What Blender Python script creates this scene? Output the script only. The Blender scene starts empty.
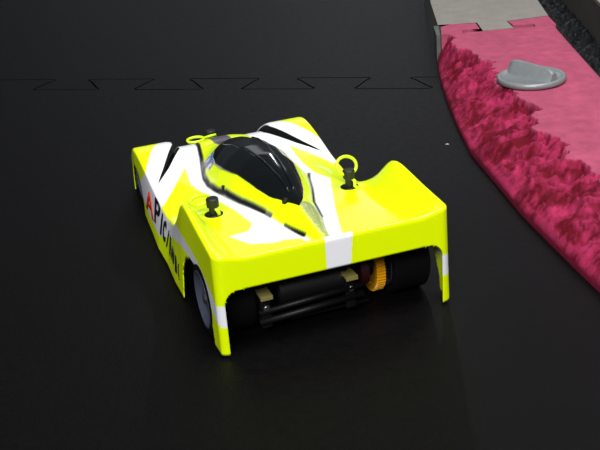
import bpy, bmesh, math, random
from mathutils import Vector, Matrix, noise
random.seed(4)
SC = bpy.context.scene
COL = SC.collection
PI = math.pi

# ------------------------------------------------------------------ camera
PITCH, ROLL, CAM_H, F_PX = 0.4205, -0.0912, 0.3664, 1030.5
cam_d = bpy.data.cameras.new('camera')
cam_d.sensor_width = 36.0
cam_d.lens = F_PX/600.0*36.0
cam_d.clip_start = 0.02
cam = bpy.data.objects.new('camera', cam_d)
COL.objects.link(cam)
cam.matrix_world = Matrix.Translation((0, 0, CAM_H)) @ Matrix.Rotation(PI/2-PITCH, 4, 'X') @ Matrix.Rotation(ROLL, 4, 'Z')
SC.camera = cam

# ------------------------------------------------------------------ light
w = bpy.data.worlds.new('hall'); SC.world = w; w.use_nodes = True
w.node_tree.nodes['Background'].inputs[0].default_value = (0.80, 0.90, 1.0, 1)
w.node_tree.nodes['Background'].inputs[1].default_value = 0.08

def area(name, loc, target, sx, sy, power, col=(1, 1, 1)):
    l = bpy.data.lights.new(name, 'AREA'); l.shape = 'RECTANGLE'
    l.size = sx; l.size_y = sy; l.energy = power; l.color = col
    o = bpy.data.objects.new(name, l); COL.objects.link(o)
    o.location = loc
    o.rotation_euler = (Vector(target)-Vector(loc)).to_track_quat('-Z', 'Y').to_euler()
    return o
# hall ceiling: overhead and tubes further down; behind and far panels are added
area('ceiling_panel_overhead', (0.5, 0.2, 2.6), (0.0, 0.75, 0), 1.6, 1.0, 78, (1.0, 0.985, 0.97))
area('fill_panel_behind', (-0.5, -2.2, 2.3), (0.0, 0.75, 0), 2.0, 1.0, 130, (1.0, 0.985, 0.97))  # added fill behind the camera, brightens the tail panel
area('ceiling_tube_far', (0.50, 5.4, 2.12), (0, 0.8, 0), 0.10, 0.14, 5, (0.92, 0.96, 1.0))
area('ceiling_tube_side', (1.9, 3.2, 2.6), (0.1, 0.9, 0), 0.4, 1.2, 9, (0.95, 0.97, 1.0))
area('sheen_panel_far', (0.2, 7.5, 2.6), (0, 1.2, 0), 4.0, 1.2, 10.5, (0.90, 0.95, 1.0))  # added panel that puts a sheen on the far mat
SC.view_settings.view_transform = 'Standard'
SC.view_settings.look = 'None'
SC.view_settings.gamma = 1.0
SC.view_settings.use_curve_mapping = False
SC.view_settings.exposure = 0.0

# ------------------------------------------------------------------ materials
def s2l(c):
    return tuple(((v/255.0)/12.92 if v/255.0 <= 0.04045 else ((v/255.0+0.055)/1.055)**2.4) for v in c)
def mat(name, rgb, rough=0.5, metal=0.0, spec=0.5, coat=0.0, var=0.0, scale=300.0, bump=0.0, bscale=800.0, attr=None, ior=1.5, rvar=0.0):
    m = bpy.data.materials.new(name); m.use_nodes = True
    nt = m.node_tree; n = nt.nodes; L = nt.links
    b = n['Principled BSDF']
    b.inputs['Roughness'].default_value = rough
    b.inputs['Metallic'].default_value = metal
    b.inputs['Specular IOR Level'].default_value = spec
    b.inputs['Coat Weight'].default_value = coat
    b.inputs['Coat Roughness'].default_value = 0.06
    c = s2l(rgb)
    tc = n.new('ShaderNodeTexCoord')
    if attr:
        a = n.new('ShaderNodeAttribute'); a.attribute_name = attr
        src = a.outputs['Color']
    else:
        r = n.new('ShaderNodeRGB'); r.outputs[0].default_value = (*c, 1); src = r.outputs[0]
    if var > 0:
        nz = n.new('ShaderNodeTexNoise'); nz.inputs['Scale'].default_value = scale
        nz.inputs['Detail'].default_value = 6; nz.inputs['Roughness'].default_value = 0.65
        L.new(tc.outputs['Object'], nz.inputs['Vector'])
        mr = n.new('ShaderNodeMapRange')
        mr.inputs['From Min'].default_value = 0.3; mr.inputs['From Max'].default_value = 0.7
        mr.inputs['To Min'].default_value = 1-var; mr.inputs['To Max'].default_value = 1+var
        L.new(nz.outputs['Fac'], mr.inputs['Value'])
        mx = n.new('ShaderNodeVectorMath'); mx.operation = 'SCALE'
        L.new(src, mx.inputs[0]); L.new(mr.outputs[0], mx.inputs['Scale'])
        src = mx.outputs[0]
        if rvar > 0:
            m2 = n.new('ShaderNodeMapRange')
            m2.inputs['From Min'].default_value = 0.3; m2.inputs['From Max'].default_value = 0.7
            m2.inputs['To Min'].default_value = rough-rvar; m2.inputs['To Max'].default_value = rough+rvar
            L.new(nz.outputs['Fac'], m2.inputs['Value']); L.new(m2.outputs[0], b.inputs['Roughness'])
    L.new(src, b.inputs['Base Color'])
    if bump > 0:
        nb = n.new('ShaderNodeTexNoise'); nb.inputs['Scale'].default_value = bscale
        nb.inputs['Detail'].default_value = 4
        L.new(tc.outputs['Object'], nb.inputs['Vector'])
        bp = n.new('ShaderNodeBump'); bp.inputs['Strength'].default_value = bump
        bp.inputs['Distance'].default_value = 0.0006
        L.new(nb.outputs['Fac'], bp.inputs['Height']); L.new(bp.outputs[0], b.inputs['Normal'])
    return m

M = {}
M['mat'] = mat('dark_foam', (6, 5, 6), 0.5, spec=0.12, var=0.2, scale=130, bump=0.5, bscale=900, rvar=0.04)
M['ground'] = mat('dark_ground', (30, 29, 29), 0.8)
M['body'] = mat('painted_lexan', (210, 250, 0), 0.30, spec=0.3, coat=0.35, attr='paint')
M['window'] = mat('tinted_window', (9, 12, 13), 0.12, spec=0.5, coat=0.2)
M['black_pl'] = mat('black_plastic', (6, 6, 7), 0.5, spec=0.3)
M['liner'] = mat('black_liner', (12, 14, 15), 0.25)
M['tyre'] = mat('foam_tyre', (6, 6, 7), 0.85, spec=0.1, var=0.15, scale=900)
M['rim'] = mat('grey_rim', (62, 66, 82), 0.4, var=0.1, scale=300)
M['rimhub'] = mat('rim_inner', (50, 52, 64), 0.45)
M['gear'] = mat('amber_nylon', (225, 160, 12), 0.4)
M['alu'] = mat('aluminium_yellow_reflection', (214, 200, 120), 0.35, metal=0.7)  # warm tint paints in the reflection of the yellow body
M['carbon'] = mat('carbon_plate', (10, 10, 11), 0.35, spec=0.4)
M['can'] = mat('motor_can', (7, 7, 8), 0.4, spec=0.4)
M['copper'] = mat('dark_red_winding', (48, 10, 14), 0.4)
M['clip'] = mat('yellow_clip', (205, 240, 15), 0.35, coat=0.3)
M['postblk'] = mat('post_black', (13, 15, 12), 0.55)
M['screw'] = mat('steel_screw', (130, 130, 132), 0.3, metal=0.9)
M['txt_red'] = mat('red_lettering', (205, 50, 30), 0.35)
M['txt_blk'] = mat('black_lettering', (16, 18, 34), 0.35)
M['kerb'] = mat('pink_foam', (205, 80, 120), 0.85, spec=0.2, attr='paint', var=0.16, scale=70, bump=0.8, bscale=500)
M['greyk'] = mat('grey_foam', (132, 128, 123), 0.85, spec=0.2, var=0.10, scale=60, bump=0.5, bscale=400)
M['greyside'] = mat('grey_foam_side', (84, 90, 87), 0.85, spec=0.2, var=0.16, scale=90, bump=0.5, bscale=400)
M['knob'] = mat('cast_grey', (128, 134, 136), 0.4, spec=0.5, metal=0.25, var=0.09, scale=70, bump=0.35, bscale=260)
M['plastic_sheet'] = mat('crumpled_black_sheet', (8, 10, 13), 0.5, spec=0.25)
M['board'] = mat('dark_board', (92, 89, 86), 0.7, var=0.15, scale=40, bump=0.3, bscale=300)
M['boardtop'] = mat('light_board_top', (130, 128, 122), 0.7, var=0.08, scale=40)
M['lint'] = mat('white_lint', (215, 215, 210), 0.8)

# ------------------------------------------------------------------ helpers
S = 0.001
def link_mesh(name, bm, m, parent=None, smooth=True, scale=S, weld=None, autosm=None):
    if weld: bmesh.ops.remove_doubles(bm, verts=bm.verts, dist=weld)
    if scale != 1:
        for v in bm.verts: v.co *= scale
    me = bpy.data.meshes.new(name)
    bm.to_mesh(me); bm.free()
    for ma in (m if isinstance(m, (list, tuple)) else [m]): me.materials.append(ma)
    if smooth:
        for p in me.polygons: p.use_smooth = True
        if autosm: me.set_sharp_from_angle(angle=math.radians(autosm))
    o = bpy.data.objects.new(name, me); COL.objects.link(o)
    if parent: o.parent = parent
    return o
def tag(o, label=None, cat=None, group=None, kind=None):
    if label: o['label'] = label
    if cat: o['category'] = cat
    if group: o['group'] = group
    if kind: o['kind'] = kind
    return o
def empty(name, loc=(0, 0, 0), rz=0):
    o = bpy.data.objects.new(name, None); COL.objects.link(o)
    o.location = loc; o.rotation_euler = (0, 0, rz); o.empty_display_size = 0.02
    return o
def add_box(bm, x0, x1, y0, y1, z0, z1, bev=0.0, M4=None):
    vs = [bm.verts.new((x, y, z)) for z in (z0, z1) for y in (y0, y1) for x in (x0, x1)]
    fs = [bm.faces.new([vs[i] for i in q]) for q in ((0, 2, 3, 1), (4, 5, 7, 6), (0, 1, 5, 4), (2, 6, 7, 3), (0, 4, 6, 2), (1, 3, 7, 5))]
    if M4: bmesh.ops.transform(bm, matrix=M4, verts=vs)
    if bev:
        es = list({e for f in fs for e in f.edges})
        bmesh.ops.bevel(bm, geom=es, offset=bev, segments=2, affect='EDGES', profile=0.6)
def add_lathe(bm, prof, origin, axis, seg=32, closed=True):
    ax = Vector(axis).normalized()
    a = ax.orthogonal().normalized(); b = ax.cross(a)
    o = Vector(origin); rings = []
    for (r, h) in prof:
        if r < 1e-6: rings.append([bm.verts.new(o+ax*h)])
        else: rings.append([bm.verts.new(o+ax*h+(a*math.cos(2*PI*k/seg)+b*math.sin(2*PI*k/seg))*r) for k in range(seg)])
    for r0, r1 in zip(rings, rings[1:]):
        for k in range(seg):
            k2 = (k+1) % seg
            if len(r0) == 1 and len(r1) == 1: continue
            if len(r0) == 1: bm.faces.new((r0[0], r1[k2], r1[k]))
            elif len(r1) == 1: bm.faces.new((r0[k], r0[k2], r1[0]))
            else: bm.faces.new((r0[k], r0[k2], r1[k2], r1[k]))
def add_tube(bm, pts, r, seg=10, closed=False):
    P = [Vector(p) for p in pts]; n = len(P); rings = []
    up = None
    for i, p in enumerate(P):
        if closed: t = (P[(i+1) % n]-P[i-1]).normalized()
        else: t = (P[min(i+1, n-1)]-P[max(i-1, 0)]).normalized()
        if up is None: up = t.orthogonal().normalized()
        up = (up-t*up.dot(t)).normalized()
        b = t.cross(up)
        rings.append([bm.verts.new(p+(up*math.cos(2*PI*k/seg)+b*math.sin(2*PI*k/seg))*r) for k in range(seg)])
    m = n if closed else n-1
    for i in range(m):
        r0, r1 = rings[i], rings[(i+1) % n]
        off = 0
        if closed and i == n-1:
            off = min(range(seg), key=lambda q: (r0[0].co-r1[q].co).length)
        for k in range(seg):
            bm.faces.new((r0[k], r0[(k+1) % seg], r1[(k+1+off) % seg], r1[(k+off) % seg]))
    if not closed:
        bm.faces.new(list(reversed(rings[0]))); bm.faces.new(rings[-1])
def add_prism(bm, outline, z0, z1, bev=0.0):
    lo = [bm.verts.new((x, y, z0)) for x, y in outline]
    hi = [bm.verts.new((x, y, z1)) for x, y in outline]
    n = len(lo)
    top = bm.faces.new(hi); bm.faces.new(list(reversed(lo)))
    for i in range(n): bm.faces.new((lo[i], lo[(i+1) % n], hi[(i+1) % n], hi[i]))
    if bev: bmesh.ops.bevel(bm, geom=list(top.edges), offset=bev, segments=2, affect='EDGES')
def inpoly(x, y, P):
    c = False; n = len(P); j = n-1
    for i in range(n):
        xi, yi = P[i]; xj, yj = P[j]
        if (yi > y) != (yj > y) and x < (xj-xi)*(y-yi)/(yj-yi)+xi: c = not c
        j = i
    return c
def segdist(x, y, L):
    best = 1e9
    for (ax, ay), (bx, by) in zip(L, L[1:]):
        dx, dy = bx-ax, by-ay
        t = max(0, min(1, ((x-ax)*dx+(y-ay)*dy)/(dx*dx+dy*dy)))
        best = min(best, math.hypot(x-ax-t*dx, y-ay-t*dy))
    return best
# ---- car body shape functions (all in mm, car frame: x right, y forward from the tail, z up)
def pl(t, pts):
    if t <= pts[0][0]: return pts[0][1]
    for (a, va), (b, vb) in zip(pts, pts[1:]):
        if t <= b:
            k = (t-a)/(b-a)
            return va+(vb-va)*k
    return pts[-1][1]
def sm(t, pts):
    if t <= pts[0][0]: return pts[0][1]
    for (a, va), (b, vb) in zip(pts, pts[1:]):
        if t <= b:
            k = (t-a)/(b-a); k = k*k*(3-2*k)
            return va+(vb-va)*k
    return pts[-1][1]
def ss(a, b, t):
    k = max(0.0, min(1.0, (t-a)/(b-a)))
    return k*k*(3-2*k)
EDGE = [(0,78),(40,81),(78,85),(89,84),(98,80),(110,69),(122,59),(134,50.5),(150,42.5),(175,37.5),(200,38),(215,40),(235,43.5),(250,47),(272,52),(290,55),(305,56),(318,54),(335,45),(350,33),(366,17)]
DECK = [(0,75),(3,74.5),(9,68),(20,61),(60,58),(120,56),(150,53.5),(180,50.5),(210,47.5),(240,46.5),(270,48),(290,49.5),(310,49.5),(330,42),(350,30),(366,17)]
LINE = [(237,77),(264,65),(305,47.5),(345,44),(370,44)]      # outer side of the fender slot
LINI = [(237,77),(264,60.5),(305,41),(345,39),(370,39)]      # inner side of the slot
MB = [(0,6),(25,6),(45,9),(73,16),(103,20),(130,29),(160,37),(190,40),(215,40),(240,37),(262,32),(290,27),(345,22),(370,16)]
MH = [(0,0),(8,0),(20,2),(40,5),(70,10),(100,15),(130,21.5),(160,27),(190,29),(220,26.5),(250,19),(275,9),(292,4),(310,3),(340,3),(366,0)]
def avg(f, y, r): return sum(pl(y+r*k/4, f) for k in range(-4, 5))/9.0
_c = {}
def cached(tag_, f, y, r):
    k = (tag_, round(y, 3))
    if k not in _c: _c[k] = avg(f, y, r)
    return _c[k]
def edge(y): return cached(0, EDGE, y, max(0, min(5, y-3)))
def deck(y): return cached(1, DECK, y, max(0, min(11, (y-5)*0.8)))
def top_in(x, y):
    ax = abs(x)
    d = deck(y)
    e = edge(y)
    if y > 237: e = pl(y, [(237, edge(237)), (275, d)])
    if y < 150:
        k = ss(150, 110, y)
        a = 50+11*k
        t = ss(a, 84, ax)
        t = t*(1-k)+k*t**1.0
        if y < 12: t = t
    else:
        t = ss(50, 84, ax)
    z = d+(e-d)*t
    b = pl(y, MB)
    if ax < b:
        q = ax/b
        z += pl(y, MH)*(1-q**2.3)**1.0
    return z
def top_out(x, y):
    ax = abs(x)
    z = top_in(pl(y, LINE), 237)*0+edge(y)
    if y < 260:
        k = (y-237)/23.0
        z = top_in(x, 237)+(edge(y)-edge(237)) if k <= 0 else (top_in(x, 237)+(edge(y)-edge(237)))*(1-k)+edge(y)*k
    w = ax-pl(y, LINE)
    if w < 6 and y > 245: z -= 1.2*(1-w/6)**2*min(1, (y-245)/30)
    return z
def top(x, y):
    if y > 237 and abs(x) > pl(y, LINI): return top_out(x, y)
    return top_in(x, y)
# ---- end shape
# ------------------------------------------------------------------ floor and the two foam mats
bm = bmesh.new(); add_box(bm, -2500, 2500, -800, 6500, -60, -12)
tag(link_mesh('floor', bm, M['ground'], smooth=False), kind='structure')

# seam of the mats: frame (a along the seam, b across it)
sa = math.atan2(-178, 584)
e1 = Vector((math.cos(sa), math.sin(sa))); e2 = Vector((-e1.y, e1.x)); s0 = Vector((-171, 1334))
def seam_path():
    per, dep, n = 146.0, 46.0, 9
    P = []
    for k in range(-11, 9):
        a0 = k*per            # right end of an upper run
        for (da, db) in ((-93, 0), (-90, 1.0), (-3, 1.0), (0, 0), (1, -4), (-2, -10), (-7, -36), (-9, -42), (-8, -45), (-5, -46), (per-93+27, -46), (per-93+31, -45), (per-93+32, -42), (per-93+26, -36), (per-93+7, -10), (per-93, -4)):
            P.append((a0+da-5, db))
    return P
SP = seam_path()
def sw(a, b): v = s0+e1*a+e2*b; return (v.x, v.y)
def mat_mesh(name, near, label):
    off = -1.2 if near else 1.2
    line = []
    for i, (a, b) in enumerate(SP):
        p0 = Vector(SP[max(i-1, 0)]); p1 = Vector(SP[min(i+1, len(SP)-1)]); t = (p1-p0).normalized()
        line.append((a-t.y*off, b+t.x*off))
    amin, amax = line[0][0], line[-1][0]
    far = -1750 if near else 2300
    outline = [sw(a, b) for a, b in line]+[sw(amax, far), sw(amin, far)]
    if not near: outline = list(reversed(outline))
    else: outline = list(reversed(outline))
    ar = sum(outline[i-1][0]*outline[i][1]-outline[i][0]*outline[i-1][1] for i in range(len(outline)))
    if ar < 0: outline.reverse()
    from mathutils.geometry import tessellate_polygon
    tris = tessellate_polygon([[Vector((x, y, 0)) for x, y in outline]])
    bm = bmesh.new()
    hi = [bm.verts.new((x, y, 0)) for x, y in outline]; lo = [bm.verts.new((x, y, -12)) for x, y in outline]
    for t in tris:
        bm.faces.new([hi[i] for i in t]); bm.faces.new([lo[i] for i in reversed(t)])
    for i in range(len(hi)): bm.faces.new((lo[i-1], lo[i], hi[i], hi[i-1]))
    bmesh.ops.recalc_face_normals(bm, faces=bm.faces)
    tag(link_mesh(name, bm, M['mat'], smooth=False), label, 'floor mat')
mat_mesh('foam_mat', True, 'dark foam floor mat in the foreground that the small race car stands on')
mat_mesh('foam_mat', False, 'dark foam floor mat beyond the jigsaw seam behind the car')

# ------------------------------------------------------------------ kerbs
BASE = [(300, 330), (262, 440), (232, 560), (211, 651), (203, 700), (196, 746), (188, 802), (184, 849), (179, 903), (174, 956), (175, 1030), (179, 1117), (184, 1192), (188, 1234), (196, 1298)]
TORN = [(345, 330), (305, 440), (270, 560), (250, 651), (241, 752), (242, 783), (239, 817), (236, 856), (233, 884), (232, 908), (234, 938), (243, 963), (238, 995), (231, 1022), (223, 1043), (230, 1090), (234, 1140), (223, 1171), (214, 1207), (212, 1252), (206, 1280), (200, 1298)]
RIGHT = [(420, 330), (375, 480), (345, 650), (330, 800), (327, 920), (332, 1053), (338, 1170), (345, 1298)]
def fy(y, L): return pl(y, [(b, a) for a, b in L])
KH = 40.0
PINK = s2l((164, 74, 101)); CRIM = s2l((92, 0, 22)); CRIM2 = s2l((152, 36, 76))
def N(x, y, s, z=0.0): return noise.noise(Vector((x/s, y/s, z)))
def fbm(x, y, s, o=3): return noise.fractal(Vector((x/s, y/s, 3.7)), 0.8, 2.1, o)
bm = bmesh.new(); cl = bm.loops.layers.float_color.new('paint')
rows = []; vcol = {}
ny = 560
for j in range(ny+1):
    y = 330+(1275-330)*j/ny
    b, T, R = fy(y, BASE), fy(y, TORN), fy(y, RIGHT)
    wv = T-b
    rag = 1 if y < 1270 else (1298-y)/28
    row = []
    xs_ = [b+78*min(1, (R-b)/100)*k/62 for k in range(63)]
    xs_ += [xs_[-1]+(R-3-xs_[-1])*k/16 for k in range(1, 17)]
    wr = wv+rag*(9*fbm(b, y, 26)+3*fbm(b+50, y, 9))
    for x in xs_:
        d = x-b
        wl = wr+rag*5*fbm(x, y, 18, 2)
        if d < wl:
            q = d/max(wl, 1)
            wx, wy = x+4*N(x, y, 9), y+4*N(x+99, y, 9)
            dd, pp = noise.voronoi(Vector((wx/9, wy/13, 2.0)))
            cells = 0.5+0.5*noise.noise(pp[0]*7.3)
            dd2, pp2 = noise.voronoi(Vector((wx/4, wy/5, 7.0)))
            c2 = noise.noise(pp2[0]*5.1)
            z = 7+(KH-13)*q**0.72+min(1, d/10)*(7.0*fbm(x, y, 26)+1.2*fbm(x, y, 6)+5.0*(cells-.5)+1.6*c2+1.6*(dd[1]-dd[0]))*min(1, wv/25)
            z = max(5.5, min(KH-1.5, z))
            if wl-d < 2.0: z += (KH-1.0-z)*(1-(wl-d)/2.0)
            k = max(0, min(1, 0.30+0.9*fbm(x, y, 24)+0.35*fbm(x, y, 7)+.7*c2+1.0*(cells-.5)+(0.35 if d < 5 else 0)))  # deeper crimson in the pits: raw foam colour plus painted shade
            # lighter crimson on the high crumbs
            if z > KH-6: k = min(1, k+0.35)
            c = [CRIM[i]*(1-k)+CRIM2[i]*k for i in range(3)]
        else:
            z = KH-0.5+0.4*fbm(x, y, 30)
            k = max(0, min(1, .5+.5*fbm(x, y, 40)))
            c = [PINK[i]*(0.88+.2*k) for i in range(3)]
        if d > R-3.5-b: z = KH-1.5
        v = bm.verts.new((x, y, z)); vcol[v] = c; row.append(v)
    vb = bm.verts.new((b, y, 0)); vm = bm.verts.new((b-0.3, y, 4.5+0.6*N(y, 0, 9)))
    row = [vb, vm]+row
    vcol[vb] = vcol[vm] = s2l((132, 26, 62))
    ve = bm.verts.new((R, y, KH-5)); vf = bm.verts.new((R, y, 0)); vcol[ve] = vcol[vf] = CRIM2
    row += [ve, vf]
    rows.append(row)
for r0, r1 in zip(rows, rows[1:]):
    for k in range(len(r0)-1): bm.faces.new((r0[k], r0[k+1], r1[k+1], r1[k]))
for rr, fl in ((rows[0], True), (rows[-1], False)):
    f = bm.faces.new(rr if not fl else list(reversed(rr)))
def hook(bm, pts):
    s = len(bm.verts)
    ar = sum(pts[i-1][0]*pts[i][1]-pts[i][0]*pts[i-1][1] for i in range(len(pts)))
    if ar < 0: pts = list(reversed(pts))
    n0 = set(bm.verts); add_prism(bm, pts, 0, KH-0.3)
    for v in set(bm.verts)-n0: vcol[v] = PINK
hook(bm, [(199, 1275.2), (226, 1275.2), (227, 1290), (250, 1288), (251, 1318), (220, 1325), (205, 1316)])
hook(bm, [(344, 1275.2), (318, 1275.2), (319, 1288), (293, 1289), (292, 1313), (346, 1322)])
for f in bm.faces:
    for lp in f.loops: lp[cl] = (*vcol[lp.vert], 1)
bmesh.ops.recalc_face_normals(bm, faces=bm.faces)
k1 = link_mesh('foam_kerb', bm, M['kerb'], smooth=True, autosm=40)
tag(k1, 'pink foam track kerb with a torn crumbling crimson edge', 'kerb')

bm = bmesh.new()
gout = [(196, 1300), (201.5, 1320), (222, 1328), (254, 1321), (254, 1302), (228, 1299.5), (228, 1298.8), (322, 1298.8), (322, 1299.5), (292, 1302), (292, 1320), (347, 1327), (356, 1416), (372, 1560), (400, 1760), (430, 1950), (290, 1980), (262, 1830), (236, 1640), (212, 1450), (199, 1330)]
gout = [(197, 1327), (204, 1328), (253, 1321), (252, 1277), (291, 1277), (290.5, 1316), (347, 1325), (356, 1416), (372, 1560), (400, 1760), (430, 1950), (300, 1980), (262, 1810), (230, 1640), (208, 1460)]
lo = [bm.verts.new((x, y, 0)) for x, y in gout]
def inset(i):
    x, y = gout[i]
    if i >= 11: return (x+6, y)
    if i == 0: return (x+6, y)
    return (x, y)
hi = [bm.verts.new((*inset(i), KH-0.5)) for i in range(len(gout))]
n = len(lo)
ft = bm.faces.new(hi); bm.faces.new(list(reversed(lo)))
for i in range(n):
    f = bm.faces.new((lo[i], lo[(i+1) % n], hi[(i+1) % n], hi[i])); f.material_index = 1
# grey tongue that shows below the pink hook at the side of the joint
add_prism(bm, [(193, 1276), (198, 1276), (202.5, 1318), (203.5, 1326), (197, 1326.5)], 0, KH-1)
for f in bm.faces:
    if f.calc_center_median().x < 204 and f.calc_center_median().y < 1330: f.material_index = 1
bmesh.ops.triangulate(bm, faces=[f for f in bm.faces if len(f.verts) > 4])
bmesh.ops.recalc_face_normals(bm, faces=bm.faces)
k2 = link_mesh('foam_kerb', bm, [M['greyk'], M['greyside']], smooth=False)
tag(k2, 'grey foam track kerb joined to the far end of the pink one', 'kerb')

# ------------------------------------------------------------------ cast disc with a grip bar, lying on the pink kerb
kn = empty('weight_disc', (0.2575, 1.0475, 0.0403), math.radians(-57))
kn.scale = (0.92, 0.92, 1.0)
tag(kn, 'round grey disc with a raised grip bar lying on the pink kerb', 'disc weight')
bm = bmesh.new()
add_lathe(bm, [(0, 0), (37.5, 0), (39, 1.0), (39.3, 3.0), (38.8, 5.2), (37.2, 6.2), (35.2, 6.1), (33.8, 5.2), (33, 4.6), (0, 4.4)], (0, 0, 0), (0, 0, 1), 64)
bmesh.ops.recalc_face_normals(bm, faces=bm.faces)
link_mesh('disc', bm, M['knob'], kn, autosm=50)
bm = bmesh.new()
# wedge shaped bar: low broad foot, narrow ridge, ends rounded off
sec = []
for i in range(25):
    t = -1+2*i/24
    L_ = 33.0*t
    wf = 10.5*(1-abs(t)**6*0.35); ht = 14.0*(1-abs(t)**8*0.3)-1.0*t
    sec.append([(L_, -wf, 4.0), (L_, -wf+2.5, 6.0), (L_, -2.0, 4+ht*0.93), (L_, -0.2, 4+ht), (L_, 3.2, 4+ht*0.98), (L_, 5.0, 4+ht*0.85), (L_, 6.0, 6), (L_, 6.8, 4.0)])
rv = [[bm.verts.new(p) for p in s_] for s_ in sec]
for r0, r1 in zip(rv, rv[1:]):
    for k in range(len(r0)-1): bm.faces.new((r0[k], r1[k], r1[k+1], r0[k+1]))
bm.faces.new(rv[0]); bm.faces.new(list(reversed(rv[-1])))
bmesh.ops.recalc_face_normals(bm, faces=bm.faces)
link_mesh('grip_bar', bm, M['knob'], kn, autosm=35)

# ------------------------------------------------------------------ black sheeting in the gap and the barrier board
bm = bmesh.new(); rows = []
for j in range(200):
    y = 900+j*6.0
    xl = fy(y, RIGHT)+1.5 if y < 1298 else pl(y, [(1298, 349), (1416, 359), (1560, 375), (1760, 403), (2100, 460)])
    xr = pl(y, [(900, 371), (1284, 404), (1576, 429), (2100, 475)])-2
    row = []
    for k in range(19):
        x = xl+(xr-xl)*k/18
        z = 6+5*fbm(x, y, 14)+4*abs(N(x, y, 22))
        row.append(bm.verts.new((x, y, max(0.6, z))))
    rows.append([bm.verts.new((xl, y, 0.1))]+row+[bm.verts.new((xr, y, 0.1))])
for r0, r1 in zip(rows, rows[1:]):
    for k in range(len(r0)-1): bm.faces.new((r0[k], r0[k+1], r1[k+1], r1[k]))
tag(link_mesh('crumpled_sheet', bm, M['plastic_sheet'], smooth=False),
    'crumpled black plastic sheeting in the gap between kerb and board', 'plastic sheet')
bd = empty('barrier_board', (0.404, 1.284, 0), math.atan2(1576-1284, 429-404)-PI/2)
tag(bd, 'long dark grey barrier board with a pale top in the far right corner', 'barrier')
bm = bmesh.new(); add_box(bm, 0, 46, -520, 900, 0, 52, 1.0)
link_mesh('side_board', bm, M['board'], bd, smooth=False)
bm = bmesh.new(); add_box(bm, -1, 50, -520, 900, 52.1, 58, 1.0)
link_mesh('top_cap', bm, M['boardtop'], bd, smooth=False)
bm = bmesh.new()
for i in range(5):
    add_tube(bm, [(i*0.3, 0.6+random.random(), 0.4), (i*.3+1.2, 0.2+random.random(), 0.7), (i*.3+2.4, random.random(), 0.35)], 0.28, 6)
lt = link_mesh('lint_speck', bm, M['lint']); lt.location = (0.155, 0.985, 0)
tag(lt, 'tiny white lint speck on the dark mat between car and kerb', 'lint')

# ------------------------------------------------------------------ the race car
car = empty('race_car', (0.0229, 0.6283, 0), 0.2947)
tag(car, 'small radio controlled race car in fluorescent yellow and white livery on the dark mat', 'toy car')
YF = 366.0; RF = 22.0; RR = 7.0; RT = 2.4
def xs(y): return pl(y, [(0, 85.5), (130, 84.5), (165, 82.5), (230, 82.5), (310, 83.5), (366, 80)])
def flare(y): return pl(y, [(0, 0.5), (60, 3.5), (100, 6.0), (200, 7.5), (260, 4), (300, 1.5), (366, 1)])
# stations along one side: (y_out, x_out, y_in, x_in, nx, ny)
ST = []
NA = 7
for i in range(NA):
    a = PI/2*i/NA
    cx, cy = 85.5-RR, RR
    ST.append((cy-RR*math.cos(a), cx+RR*math.sin(a), cy-(RR-RT)*math.cos(a), cx+(RR-RT)*math.sin(a), math.sin(a), -math.cos(a)))
y = RR
while y < YF-RF+0.01:
    ST.append((y, xs(y), y, xs(y)-RT, 1, 0)); y += 1.1 if y < 345 else 3
cx, cy = xs(YF-RF)-RF, ST[-1][0]
for i in range(1, NA+1):
    a = PI/2*i/NA
    ST.append((cy+RF*math.sin(a), cx+RF*math.cos(a), cy+(RF-RT)*math.sin(a), cx+(RF-RT)*math.cos(a), math.cos(a), math.sin(a)))
WHITE = s2l((236, 238, 243)); YEL = (0.78, 1.0, 0.0); BLK = s2l((14, 15, 17)); GRY = s2l((92, 90, 96)); LIL = s2l((150, 140, 165)); BLU = s2l((20, 130, 220)); DUST = s2l((150, 158, 112))
STAR_L = [(-47, 258), (-60, 232), (-68, 218), (-80, 202), (-95, 196), (-95, -5), (-9, -5), (-9, 20), (-12, 40), (-22, 44), (-32, 43), (-47, 51), (-56, 73), (-41, 75), (-34, 87), (-38, 120), (-45, 160), (-51, 198), (-52, 217)]
STAR_R = [(52, 262), (58, 248), (68, 228), (77, 214), (95, 205), (95, -5), (12, -5), (13, 20), (30, 83), (52, 153), (48, 170), (47, 180), (48, 205), (49, 224)]
MBL = [(-k, y_) for y_, k in MB]
LEFT_LINE = [(-22, 330), (-24, 300), (-29, 270), (-33, 250), (-38.5, 222), (-40, 200), (-38.5, 180), (-34, 155), (-29.5, 135), (-22, 110), (-20, 103)]
LEFT_GREY = [(-20, 103), (-18, 92)]
LEFT_DASH = [(-14.5, 70), (-8.5, 43)]
RIGHT_LINE = [(42, 178), (36, 160), (29, 132), (20.5, 103), (15.5, 72)]
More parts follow.
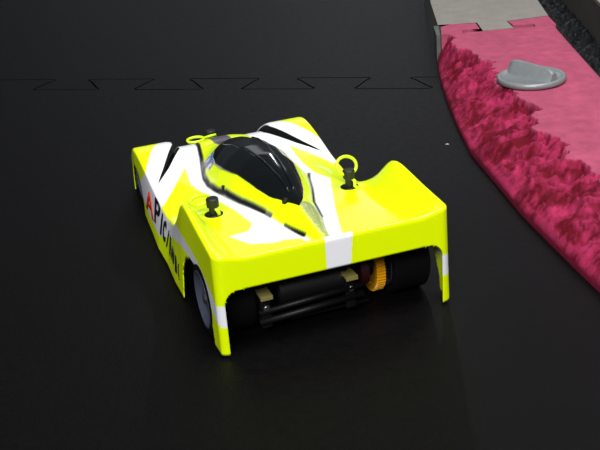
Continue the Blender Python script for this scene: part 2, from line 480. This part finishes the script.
def paint_top(x, y, z):
    ax = abs(x)
    b = pl(y, MB)
    # hairline graphics along the cockpit mound
    if y < 335:
        dl = segdist(x, y, LEFT_LINE)
        if dl < 1.9: return BLK if dl < 1.3 or y > 230 else GRY
        if segdist(x, y, LEFT_GREY) < 1.5: return GRY
        if segdist(x, y, LEFT_DASH) < 1.0+0.8*ss(70, 43, y): return BLK
        if segdist(x, y, RIGHT_LINE) < 1.3: return BLK
    if ax < b and y > 12:
        if y < 84 and x < b:
            k = ss(-1, 3, x)*(0.7+0.5*ss(10, 70, y))*(0.95+0.9*noise.noise(Vector((x/1.3, y/2.5, 0))))
            k = max(0, min(1, k))
            return tuple(YEL[i]*(1-k)+DUST[i]*k for i in range(3))
        if y > 262:
            if -11 < x < 7: return GRY
        if 232 < y <= 262 and x < 0 and abs(x) < pl(y, [(232, 30.5), (250, 24.5), (259, 16), (264, 9)]): return BLU
        if y < 250 and y > 218 and x < -25 and x > -34: return LIL if noise.noise(Vector((x/2, y/8, 5))) > -.15 else WHITE
        return YEL
    if y > 237 and ax > pl(y, LINE)-1:
        lim = pl(y, [(255, 84), (275, 76.5), (297, 68), (312, 60), (340, 52)])
        if ax > lim: return YEL
        if x > 0 and y < 300 and y > 262 and False: return YEL
        return WHITE
    if x < 0: return YEL if inpoly(x, y, STAR_L) else WHITE
    return YEL if inpoly(x, y, STAR_R) else WHITE
BAND = [(0, 40, 24), (12, 44, 28), (34, 51, 40), (60, 56, 47), (85, 57, 48), (110, 55, 44), (137, 51, 36), (155, 47, 30), (180, 60, 20), (200, 80, 13), (240, 80, 13), (262, 60, 14), (285, 40, 16), (310, 20, 16), (366, 10, 8)]
def paint_side(x, y, z):
    hi_ = pl(y, [(a, b) for a, b, c in BAND]); lo_ = pl(y, [(a, c) for a, b, c in BAND])
    if y > 250: hi_ = 54-(y-250)*.6; lo_ = 14+(y-250)*0.15
    return WHITE if lo_ < z < hi_ else YEL
def paint_rear(x, y, z):
    if -7.5 < x < 12.5-0.1*(75-z): return WHITE
    if abs(x) > 70 and 25 < z < 40: return WHITE
    return YEL

bm = bmesh.new(); cl = bm.loops.layers.float_color.new('paint'); vcol = {}
def V(x, y, z, c):
    v = bm.verts.new((x, y, z)); vcol[v] = c; return v
NO, NI = 20, 170
grid = []
for (yo, xo, yi, xi, nx, ny_) in ST:
    lo_ = min(pl(yi, LINE), xi*0.945, 76.8); li = min(pl(yi, LINI), lo_)
    L_ = []
    for k in range(NO+1): L_.append((-xi+(xi-lo_)*k/NO, 1))
    for k in range(NI+1): L_.append((-li+2*li*k/NI, 0))
    for k in range(NO+1): L_.append((lo_+(xi-lo_)*k/NO, 1))
    row = []
    for (x, outer) in L_:
        z = top_out(x, yi) if (outer and yi > 237) else top_in(x, yi)
        row.append(V(x, yi, z, paint_top(x, yi, z)))
    grid.append(row)
# paint edges fall between vertices: average a few samples there
edgev = []
for j in range(1, len(grid)-1):
    for k in range(1, len(grid[j])-1):
        c = vcol[grid[j][k]]
        if any(vcol[grid[j+a][k+b]] != c for a, b in ((0, 1), (0, -1), (1, 0), (-1, 0))): edgev.append(grid[j][k])
for v in edgev:
    acc = [0, 0, 0]
    for dx in (-.5, -.17, .17, .5):
        for dy in (-.55, -.18, .18, .55):
            c = paint_top(v.co.x+dx, v.co.y+dy, 0)
            for i in range(3): acc[i] += c[i]/16
    vcol[v] = tuple(acc)
for r0, r1 in zip(grid, grid[1:]):
    for k in range(len(r0)-1):
        if k in (NO, NO+1+NI):      # the slot between outer and inner sheets
            if (r0[k].co-r0[k+1].co).length < .05 and (r1[k].co-r1[k+1].co).length < .05: pass
            continue
        bm.faces.new((r0[k], r0[k+1], r1[k+1], r1[k]))
# outer wall: closed loop of columns
cols = []
def column(xo, yo, xi, yi, nx, ny_, topz, kind):
    zt = topz-RT*0.9
    c = []
    zb = 2.2
    for k in range(46):
        z = zb+(zt-zb)*k/45
        q = max(0.0, (zt-z)/max(zt-zb, 1))
        if kind == 'rear': x, y = xo, yo+3.0*q
        else:
            fl = flare(max(yo, 0))
            x = xo+math.copysign(fl*q**0.9*abs(nx), nx) if nx else xo
            y = yo+(3.0*q*abs(ny_) if ny_ < 0 else 4*q*ny_)
        cc = paint_side(x, y, z)
        if yo < RR: cc = paint_rear(x, y, z) if abs(nx) < .8 else (WHITE if 25+abs(nx)*1 < z < 40 else YEL)
        c.append(V(x, y, z, cc))
    for a in (30, 60, 90):
        ar = math.radians(a)
        dx, dy = (xo-xi), (yo-yi)
        k = math.cos(ar)
        z = zt+(topz-zt)*math.sin(ar)
        x, y = xi+dx*k, yi+dy*k
        cc = paint_side(x, y, z) if kind != 'rear' else paint_rear(x, y, z)
        if kind == 'side' and y > 12 and y < 250: cc = paint_top(x, y, z)
        if kind == 'side' and y >= 250: cc = paint_top(x, y, z)
        if kind == 'corner': cc = YEL
        c.append(V(x, y, z, cc))
    return c
r = grid[0]
for v in r: cols.append(column(v.co.x, 0, v.co.x, RT, 0, -1, v.co.z, 'rear'))
for i, (yo, xo, yi, xi, nx, ny_) in enumerate(ST[1:]): cols.append(column(xo, yo, xi, yi, nx, ny_, grid[i+1][-1].co.z, 'corner' if yo < RR else 'side'))
r = grid[-1]
for v in list(reversed(r))[1:-1]: cols.append(column(v.co.x, YF, v.co.x, YF-RT, 0, 1, v.co.z, 'front'))
for i in range(len(ST)-1, 0, -1):
    yo, xo, yi, xi, nx, ny_ = ST[i]
    cols.append(column(-xo, yo, -xi, yi, -nx, ny_, grid[i][0].co.z, 'corner' if yo < RR else 'side'))
def hole(p):
    """negative inside an opening of the shell"""
    x, y, z = p
    g = 1e9
    if y < 6.5 and abs(x) < 82:        # opening under the tail panel
        hw, top_, rr = 80.0, 51.0, 10.0
        qx, qz = abs(x+0.5)-(hw-rr), z-(top_-rr)
        g = min(g, math.hypot(max(qx, 0), max(qz, 0))+min(max(qx, qz), 0)-rr)
    elif abs(x) > 60:
        jag = 1.2*noise.noise(Vector((y/3, z/3, x)))
        g = min(g, ((((abs(y-55)/46.0)**3+(abs(z-2)/46.0)**3)**(1/3) if y > 55 else math.hypot((y-55)/34.0, (z-2)/46.0))-1)*40+jag)
        if y > 250: g = min(g, (math.hypot((y-311)/35.0, (z-2)/37.0)-1)*33+jag*.5)
        # lower edge of the sill rises a little towards the front
    return g
sign = {v: hole(v.co) for c in cols for v in c}
adj = {}
nC = len(cols)
for i in range(nC):
    c0, c1 = cols[i], cols[(i+1) % nC]
    for k in range(len(c0)-1):
        q = (c0[k], c0[k+1], c1[k+1], c1[k])
        if all(sign[v] < 0 for v in q): continue
        bm.faces.new((c0[k], c1[k], c1[k+1], c0[k+1]))
        for a in range(4):
            for b_ in (q[(a+1) % 4], q[(a+3) % 4]):
                if sign[q[a]] < 0 and sign[b_] >= 0: adj.setdefault(q[a], []).append(b_)
moves = {}
for v, L_ in adj.items():
    best = None
    for o_ in L_:
        a, b_ = v.co.copy(), o_.co.copy()
        for _ in range(12):
            m_ = (a+b_)/2
            if hole(m_) < 0: a = m_
            else: b_ = m_
        d_ = (m_-v.co).length
        if abs(o_.co.z-v.co.z) > 0.3 and d_ < 2.2: d_ *= 0.05      # rather move up or down than sideways
        if best is None or d_ < bd_: best, bd_ = m_, d_
    moves[v] = best
for v, p in moves.items(): v.co = p
for f in list(bm.faces):
    if all(sign.get(v, 1) < 0 and v not in adj for v in f.verts): bm.faces.remove(f)
loose = [v for v in bm.verts if not v.link_faces]
for v in loose: vcol.pop(v, None)
bmesh.ops.delete(bm, geom=loose, context='VERTS')
for f in bm.faces:
    for lp in f.loops: lp[cl] = (*vcol[lp.vert], 1)
bmesh.ops.remove_doubles(bm, verts=bm.verts, dist=0.06)
bm.normal_update()
shell = link_mesh('body_shell', bm, M['body'], car, autosm=48)
md = shell.modifiers.new('thick', 'SOLIDIFY'); md.thickness = 0.0008; md.offset = -1
# black inner walls of the two slots
for sgn in (-1, 1):
    bm = bmesh.new(); rr_ = []
    for i in range(30):
        y = 238+i*(346-238)/29
        x = sgn*(pl(y, LINE)+0.4); zt = top_out(x, y)-1.2
        zb = max(10, zt-min(20, (y-236)*.5))
        rr_.append([bm.verts.new((x, y, zt)), bm.verts.new((x-sgn*0.8, y, (zt+zb)/2)), bm.verts.new((x-sgn*3, y, zb))])
    for a, b in zip(rr_, rr_[1:]):
        for k in range(2): bm.faces.new((a[k], a[k+1], b[k+1], b[k]))
    if sgn < 0: bmesh.ops.reverse_faces(bm, faces=bm.faces)
    o = link_mesh('slot_liner', bm, M['liner'], car)
    md = o.modifiers.new('t', 'SOLIDIFY'); md.thickness = 0.0007; md.offset = 0

# tinted cockpit window laid over the mound
GW = [(76, 0.3), (86, 6.5), (107, 14), (125, 18.5), (145, 22), (170, 26.5), (190, 29.5), (215, 30), (235, 27), (250, 21), (259, 13), (264, 6), (266, 0.3)]
def gz(x, y, lift):
    g = pl(y, GW)
    q = min(1, abs(x)/max(g, .5))
    return top_in(x, y)+0.7+lift*(1-q*q)*min(1, g/20)
def glass_mesh(yr, lift, n=40, m=90):
    bm = bmesh.new(); rows = []
    for j in range(m+1):
        y = 76+190*(0.5-0.5*math.cos(PI*j/m)); g = sm(y, GW) if False else pl(y, GW)
        rows.append([bm.verts.new((g*(-1+2*k/n), y, gz(g*(-1+2*k/n), y, lift))) for k in range(n+1)])
    for r0, r1 in zip(rows, rows[1:]):
        for k in range(n): bm.faces.new((r0[k], r0[k+1], r1[k+1], r1[k]))
    return bm
win = link_mesh('cockpit_window', glass_mesh(0, 2.5), M['window'], car)
md = win.modifiers.new('t', 'SOLIDIFY'); md.thickness = 0.0014; md.offset = -1
# raised ridges moulded in the canopy
for pts, r in (([(x, y, gz(x, y, 2.5)+0.2) for x, y in [(-14, 238), (-12, 215), (-8, 180), (-5, 150), (-2, 118), (-1, 98)]], 1.1),
               ([(x, y, gz(x, y, 2.5)+0.2) for x, y in [(12, 238), (11, 215), (9, 180), (7, 150), (5, 118), (3.5, 98)]], 1.1)):
    P = []
    for a, b in zip(pts, pts[1:]):
        for k in range(6): P.append(Vector(a).lerp(Vector(b), k/6))
    P.append(Vector(pts[-1]))
    bm = bmesh.new(); add_tube(bm, P, r, 8); link_mesh('canopy_rib', bm, M['window'], win)
bm = bmesh.new(); add_lathe(bm, [(0, -1), (2.6, -1), (2.6, 1.8), (1.8, 2.4), (0, 2.4)], (-7, 88, top_in(-7, 88)+.5), (0, 0, 1), 16)
link_mesh('canopy_bolt', bm, M['black_pl'], win)
bm = bmesh.new(); add_tube(bm, [(-35, 168, top_in(-35, 168)-1), (-35, 168, top_in(-35, 168)+3)], 1.4, 10)
link_mesh('locating_pin', bm, M['black_pl'], car)

# wheels
def wheel(name, x0, x1, yc, zc, r, side):
    o_ = empty(name, (0, 0, 0)); o_.parent = car; o_.location = ((x0+x1)/2*S, yc*S, zc*S)
    h = (x1-x0)/2; ri = r*0.80
    bm = bmesh.new()
    add_lathe(bm, [(ri, -h), (r-1.6, -h), (r-.4, -h+1), (r, -h+2.5), (r, h-2.5), (r-.4, h-1), (r-1.6, h), (ri, h), (ri, -h)], (0, 0, 0), (1, 0, 0), 56)
    bmesh.ops.recalc_face_normals(bm, faces=bm.faces)
    link_mesh('tyre', bm, M['tyre'], o_, autosm=40)
    bm = bmesh.new()
    s_ = side
    prof = [(0, h-5), (6, h-5), (7, h-6), (ri-5, h-4), (ri-2.5, h-1), (ri-1, h+.4), (ri, h+.3), (ri, -h)]
    add_lathe(bm, [(a, s_*b) for a, b in prof], (0, 0, 0), (1, 0, 0), 56)
    add_lathe(bm, [(ri-1, -s_*h), (ri-1.6, s_*(-h+6)), (9, s_*(-h+6)), (0, s_*(-h+6))], (0, 0, 0), (1, 0, 0), 40)
    bmesh.ops.recalc_face_normals(bm, faces=bm.faces)
    rm = link_mesh('rim', bm, M['rim'], o_, autosm=30)
    bm = bmesh.new()
    add_lathe(bm, [(0, s_*(h-5.2)), (4.5, s_*(h-5.2)), (4.5, s_*(h-1.5)), (3.6, s_*(h-0.8)), (0, s_*(h-0.8))], (0, 0, 0), (1, 0, 0), 6)
    bmesh.ops.recalc_face_normals(bm, faces=bm.faces)
    link_mesh('wheel_nut', bm, M['screw'], o_, smooth=False)
wheel('rear_wheel', -87, -54, 46, 26.5, 26.5, -1)
wheel('rear_wheel', 50, 79, 46, 26.5, 26.5, 1)
wheel('front_wheel', -81, -61, 311, 22.5, 22.5, -1)
wheel('front_wheel', 61, 81, 311, 22.5, 22.5, 1)

# chassis, pod and drive
bm = bmesh.new(); add_prism(bm, [(-30, 24), (30, 24), (34, 60), (30, 110), (55, 130), (55, 240), (32, 262), (32, 345), (-32, 345), (-32, 262), (-55, 240), (-55, 130), (-30, 110), (-34, 60)], 6, 8.5)
ch = link_mesh('chassis_plate', bm, M['carbon'], car, smooth=False)
bm = bmesh.new(); add_tube(bm, [(-60, 49, 23.5), (60, 49, 23.5)], 3.2, 16)
link_mesh('rear_axle', bm, M['can'], car)
bm = bmesh.new(); add_tube(bm, [(-66, 311, 22.5), (66, 311, 22.5)], 2.2, 12); add_box(bm, -50, 50, 303, 319, 8.5, 20, 1)
link_mesh('front_axle', bm, M['black_pl'], car)
bm = bmesh.new(); add_lathe(bm, [(0, -38), (12.5, -38), (14, -36.5), (14, 14), (12.5, 15.5), (0, 15.5)], (0, 33, 27), (1, 0, 0), 40)
bmesh.ops.recalc_face_normals(bm, faces=bm.faces)
mo = link_mesh('motor', bm, M['can'], car, autosm=40)
bm = bmesh.new(); add_lathe(bm, [(0, 25.5), (10, 25.5), (12.5, 27), (12.5, 33), (10, 34), (0, 34)], (0, 38, 27), (1, 0, 0), 32)
bmesh.ops.recalc_face_normals(bm, faces=bm.faces)
link_mesh('motor_winding', bm, M['copper'], mo, autosm=40)
for x in (-49, 14):
    bm = bmesh.new(); add_box(bm, x-3.5, x+4, 17, 46, 8, 33, 1.0)
    pb = link_mesh('pod_plate', bm, M['black_pl'], car, smooth=False)
    bm = bmesh.new(); add_box(bm, x-4.2, x+4.6, 13, 26, 33.2, 35.6, .4); add_box(bm, x-4.2, x+4.6, 11.5, 13.2, 32.4, 35.6, .3)
    link_mesh('bracket', bm, M['alu'], pb, smooth=False)
    bm = bmesh.new(); add_lathe(bm, [(0, 0), (2.4, 0), (2.4, 1.6), (1.2, 2), (0, 1.4)], (x+.5, 17, 24), (0, -1, 0), 14)
    bmesh.ops.recalc_face_normals(bm, faces=bm.faces)
    link_mesh('screw', bm, M['screw'], pb)
bm = bmesh.new(); add_tube(bm, [(-54, 18, 13), (24, 18, 17)], 2.6, 12)
link_mesh('cross_brace', bm, M['black_pl'], car)
bm = bmesh.new(); add_tube(bm, [(-54, 17, 21), (24, 17, 25)], 2.2, 12)
link_mesh('cross_brace', bm, M['black_pl'], car)
# spur gear with teeth
bm = bmesh.new(); nt_ = 54; ring = []
def gear_ring(x, dr):
    o_ = []
    for k in range(nt_*4):
        a = 2*PI*k/(nt_*4); rr = (22.0 if k % 4 in (0, 1) else 20.2)+dr
        o_.append(bm.verts.new((x, 49+rr*math.cos(a), 24+rr*math.sin(a))))
    return o_
def circ(x, rr): return [bm.verts.new((x, 49+rr*math.cos(2*PI*k/(nt_*4)), 24+rr*math.sin(2*PI*k/(nt_*4)))) for k in range(nt_*4)]
G = [circ(41.2, 8), circ(41.2, 15.5), circ(39.8, 16.5), gear_ring(39.6, -.4), gear_ring(40, 0), gear_ring(46, 0), gear_ring(46.4, -.4), circ(46.2, 16.5), circ(44.4, 15.5), circ(44.4, 8), ]
for a, b in zip(G, G[1:]+G[:1]):
    for k in range(nt_*4): bm.faces.new((a[k], a[(k+1) % (nt_*4)], b[(k+1) % (nt_*4)], b[k]))
bmesh.ops.recalc_face_normals(bm, faces=bm.faces)
sg = link_mesh('spur_gear', bm, M['gear'], car, smooth=False)
bm = bmesh.new(); add_lathe(bm, [(0, -8), (8, -8), (10, -5), (10, 9), (0, 9)], (42, 49, 24), (1, 0, 0), 28)
bmesh.ops.recalc_face_normals(bm, faces=bm.faces)
link_mesh('gear_hub', bm, M['black_pl'], sg, autosm=40)

# body posts with ring clips
def post(px, py, zt, zb=8.5):
    bm = bmesh.new(); zd = top_in(px, py)
    add_lathe(bm, [(0, zb-zd), (3.2, zb-zd), (3.2, 0.2), (3.3, 0.2), (3.3, zt-zd-7.5), (4.8, zt-zd-7), (4.9, zt-zd-.8), (4.1, zt-zd), (0, zt-zd)], (px, py, zd), (0, 0, 1), 18)
    bmesh.ops.recalc_face_normals(bm, faces=bm.faces)
    p = link_mesh('body_post', bm, M['postblk'], car, autosm=40)
    bm = bmesh.new(); add_lathe(bm, [(3.4, .15), (6.9, .15), (7.3, .55), (3.4, .6)], (px, py, zd), (0, 0, 1), 24)
    bmesh.ops.recalc_face_normals(bm, faces=bm.faces)
    link_mesh('post_hole', bm, M['black_pl'], p)
    return p
def clip(p, c, u, v, ra, rb, pin):
    """ring centred at c in the plane of u, v; the wire then runs on along pin"""
    c, u, v = Vector(c), Vector(u).normalized(), Vector(v).normalized()
    pts = [c+u*ra*math.cos(a)+v*rb*math.sin(a) for a in [2*PI*k/40 for k in range(40)]]
    bm = bmesh.new(); add_tube(bm, pts, 1.35, 10, closed=True)
    add_tube(bm, pin, 1.35, 10)
    link_mesh('body_clip', bm, M['clip'], p)
zl = top_in(-55, 122)
pL = post(-55, 122, zl+14)
clip(pL, (-62, 134, zl+9), (1, -0.3, 0.1), (0.25, 1, 0.12), 8.0, 7.5, [(-56.5, 127, zl+8), (-54, 120, zl+6), (-52.5, 117.5, zl+4.2), (-52, 117.4, zl+1.2), (-51, 122, zl+1.2)])
zr = top_in(55, 120)
pR = post(56.5, 120, zr+15)
clip(pR, (56.5, 124, zr+17), (1, 0.2, 0.0), (-0.1, 0.55, 0.85), 8.8, 7.4, [(56, 122, zr+10.5), (58, 118, zr+8), (59.5, 116, zr+6), (59, 115, zr+2), (61, 113, zr+1)])
pF = post(-3, 338, 50)
clip(pF, (-19, 336, 44), (1, 0.1, 0), (-0.1, 1, 0.05), 8.0, 6.5, [(-11, 336, 44), (-4, 333, 46), (1, 334, 46)])

# lettering on the left flank
def flank_x(y, z):
    zt = edge(y)-RT*.9; q = (zt-z)/max(zt-3.5, 1)
    return -(xs(y)+flare(y)*max(q, 0)**0.9)
def letters(name, text, y0, y1, z0, z1, m, shear=0.0):
    cu = bpy.data.curves.new(name, 'FONT'); cu.body = text; cu.offset = 0.02; cu.shear = shear
    t = bpy.data.objects.new(name, cu); COL.objects.link(t)
    dg = bpy.context.evaluated_depsgraph_get(); dg.update()
    me = bpy.data.meshes.new_from_object(t.evaluated_get(dg))
    bpy.data.objects.remove(t)
    bm = bmesh.new(); bm.from_mesh(me); bpy.data.meshes.remove(me)
    bmesh.ops.triangulate(bm, faces=bm.faces)
    bmesh.ops.subdivide_edges(bm, edges=bm.edges, cuts=2)
    a0 = min(v.co.x for v in bm.verts); a1 = max(v.co.x for v in bm.verts)
    b0 = min(v.co.y for v in bm.verts); b1 = max(v.co.y for v in bm.verts)
    for v in bm.verts:
        y = y0+(y1-y0)*(v.co.x-a0)/(a1-a0); z = z0+(z1-z0)*(v.co.y-b0)/(b1-b0)
        v.co = Vector((flank_x(y, z)-0.35, y, z))
    o = link_mesh(name, bm, m, shell, smooth=False)
    md = o.modifiers.new('t', 'SOLIDIFY'); md.thickness = 0.0003; md.offset = 0
letters('letter', 'A', 262, 226, 16, 36, M['txt_red'])
letters('letter', 'P', 222, 202, 18, 40, M['txt_blk'])
for i, (ch_, a, b) in enumerate((('l', 196, 191), ('c', 187, 176), ('/', 172, 163), ('l', 158, 152), ('~', 147, 134), ('l', 128, 122), ('(', 117, 112))):
    letters('letter', ch_, a, b, 17-i*.8, 35-i*1.6, M['txt_blk'])
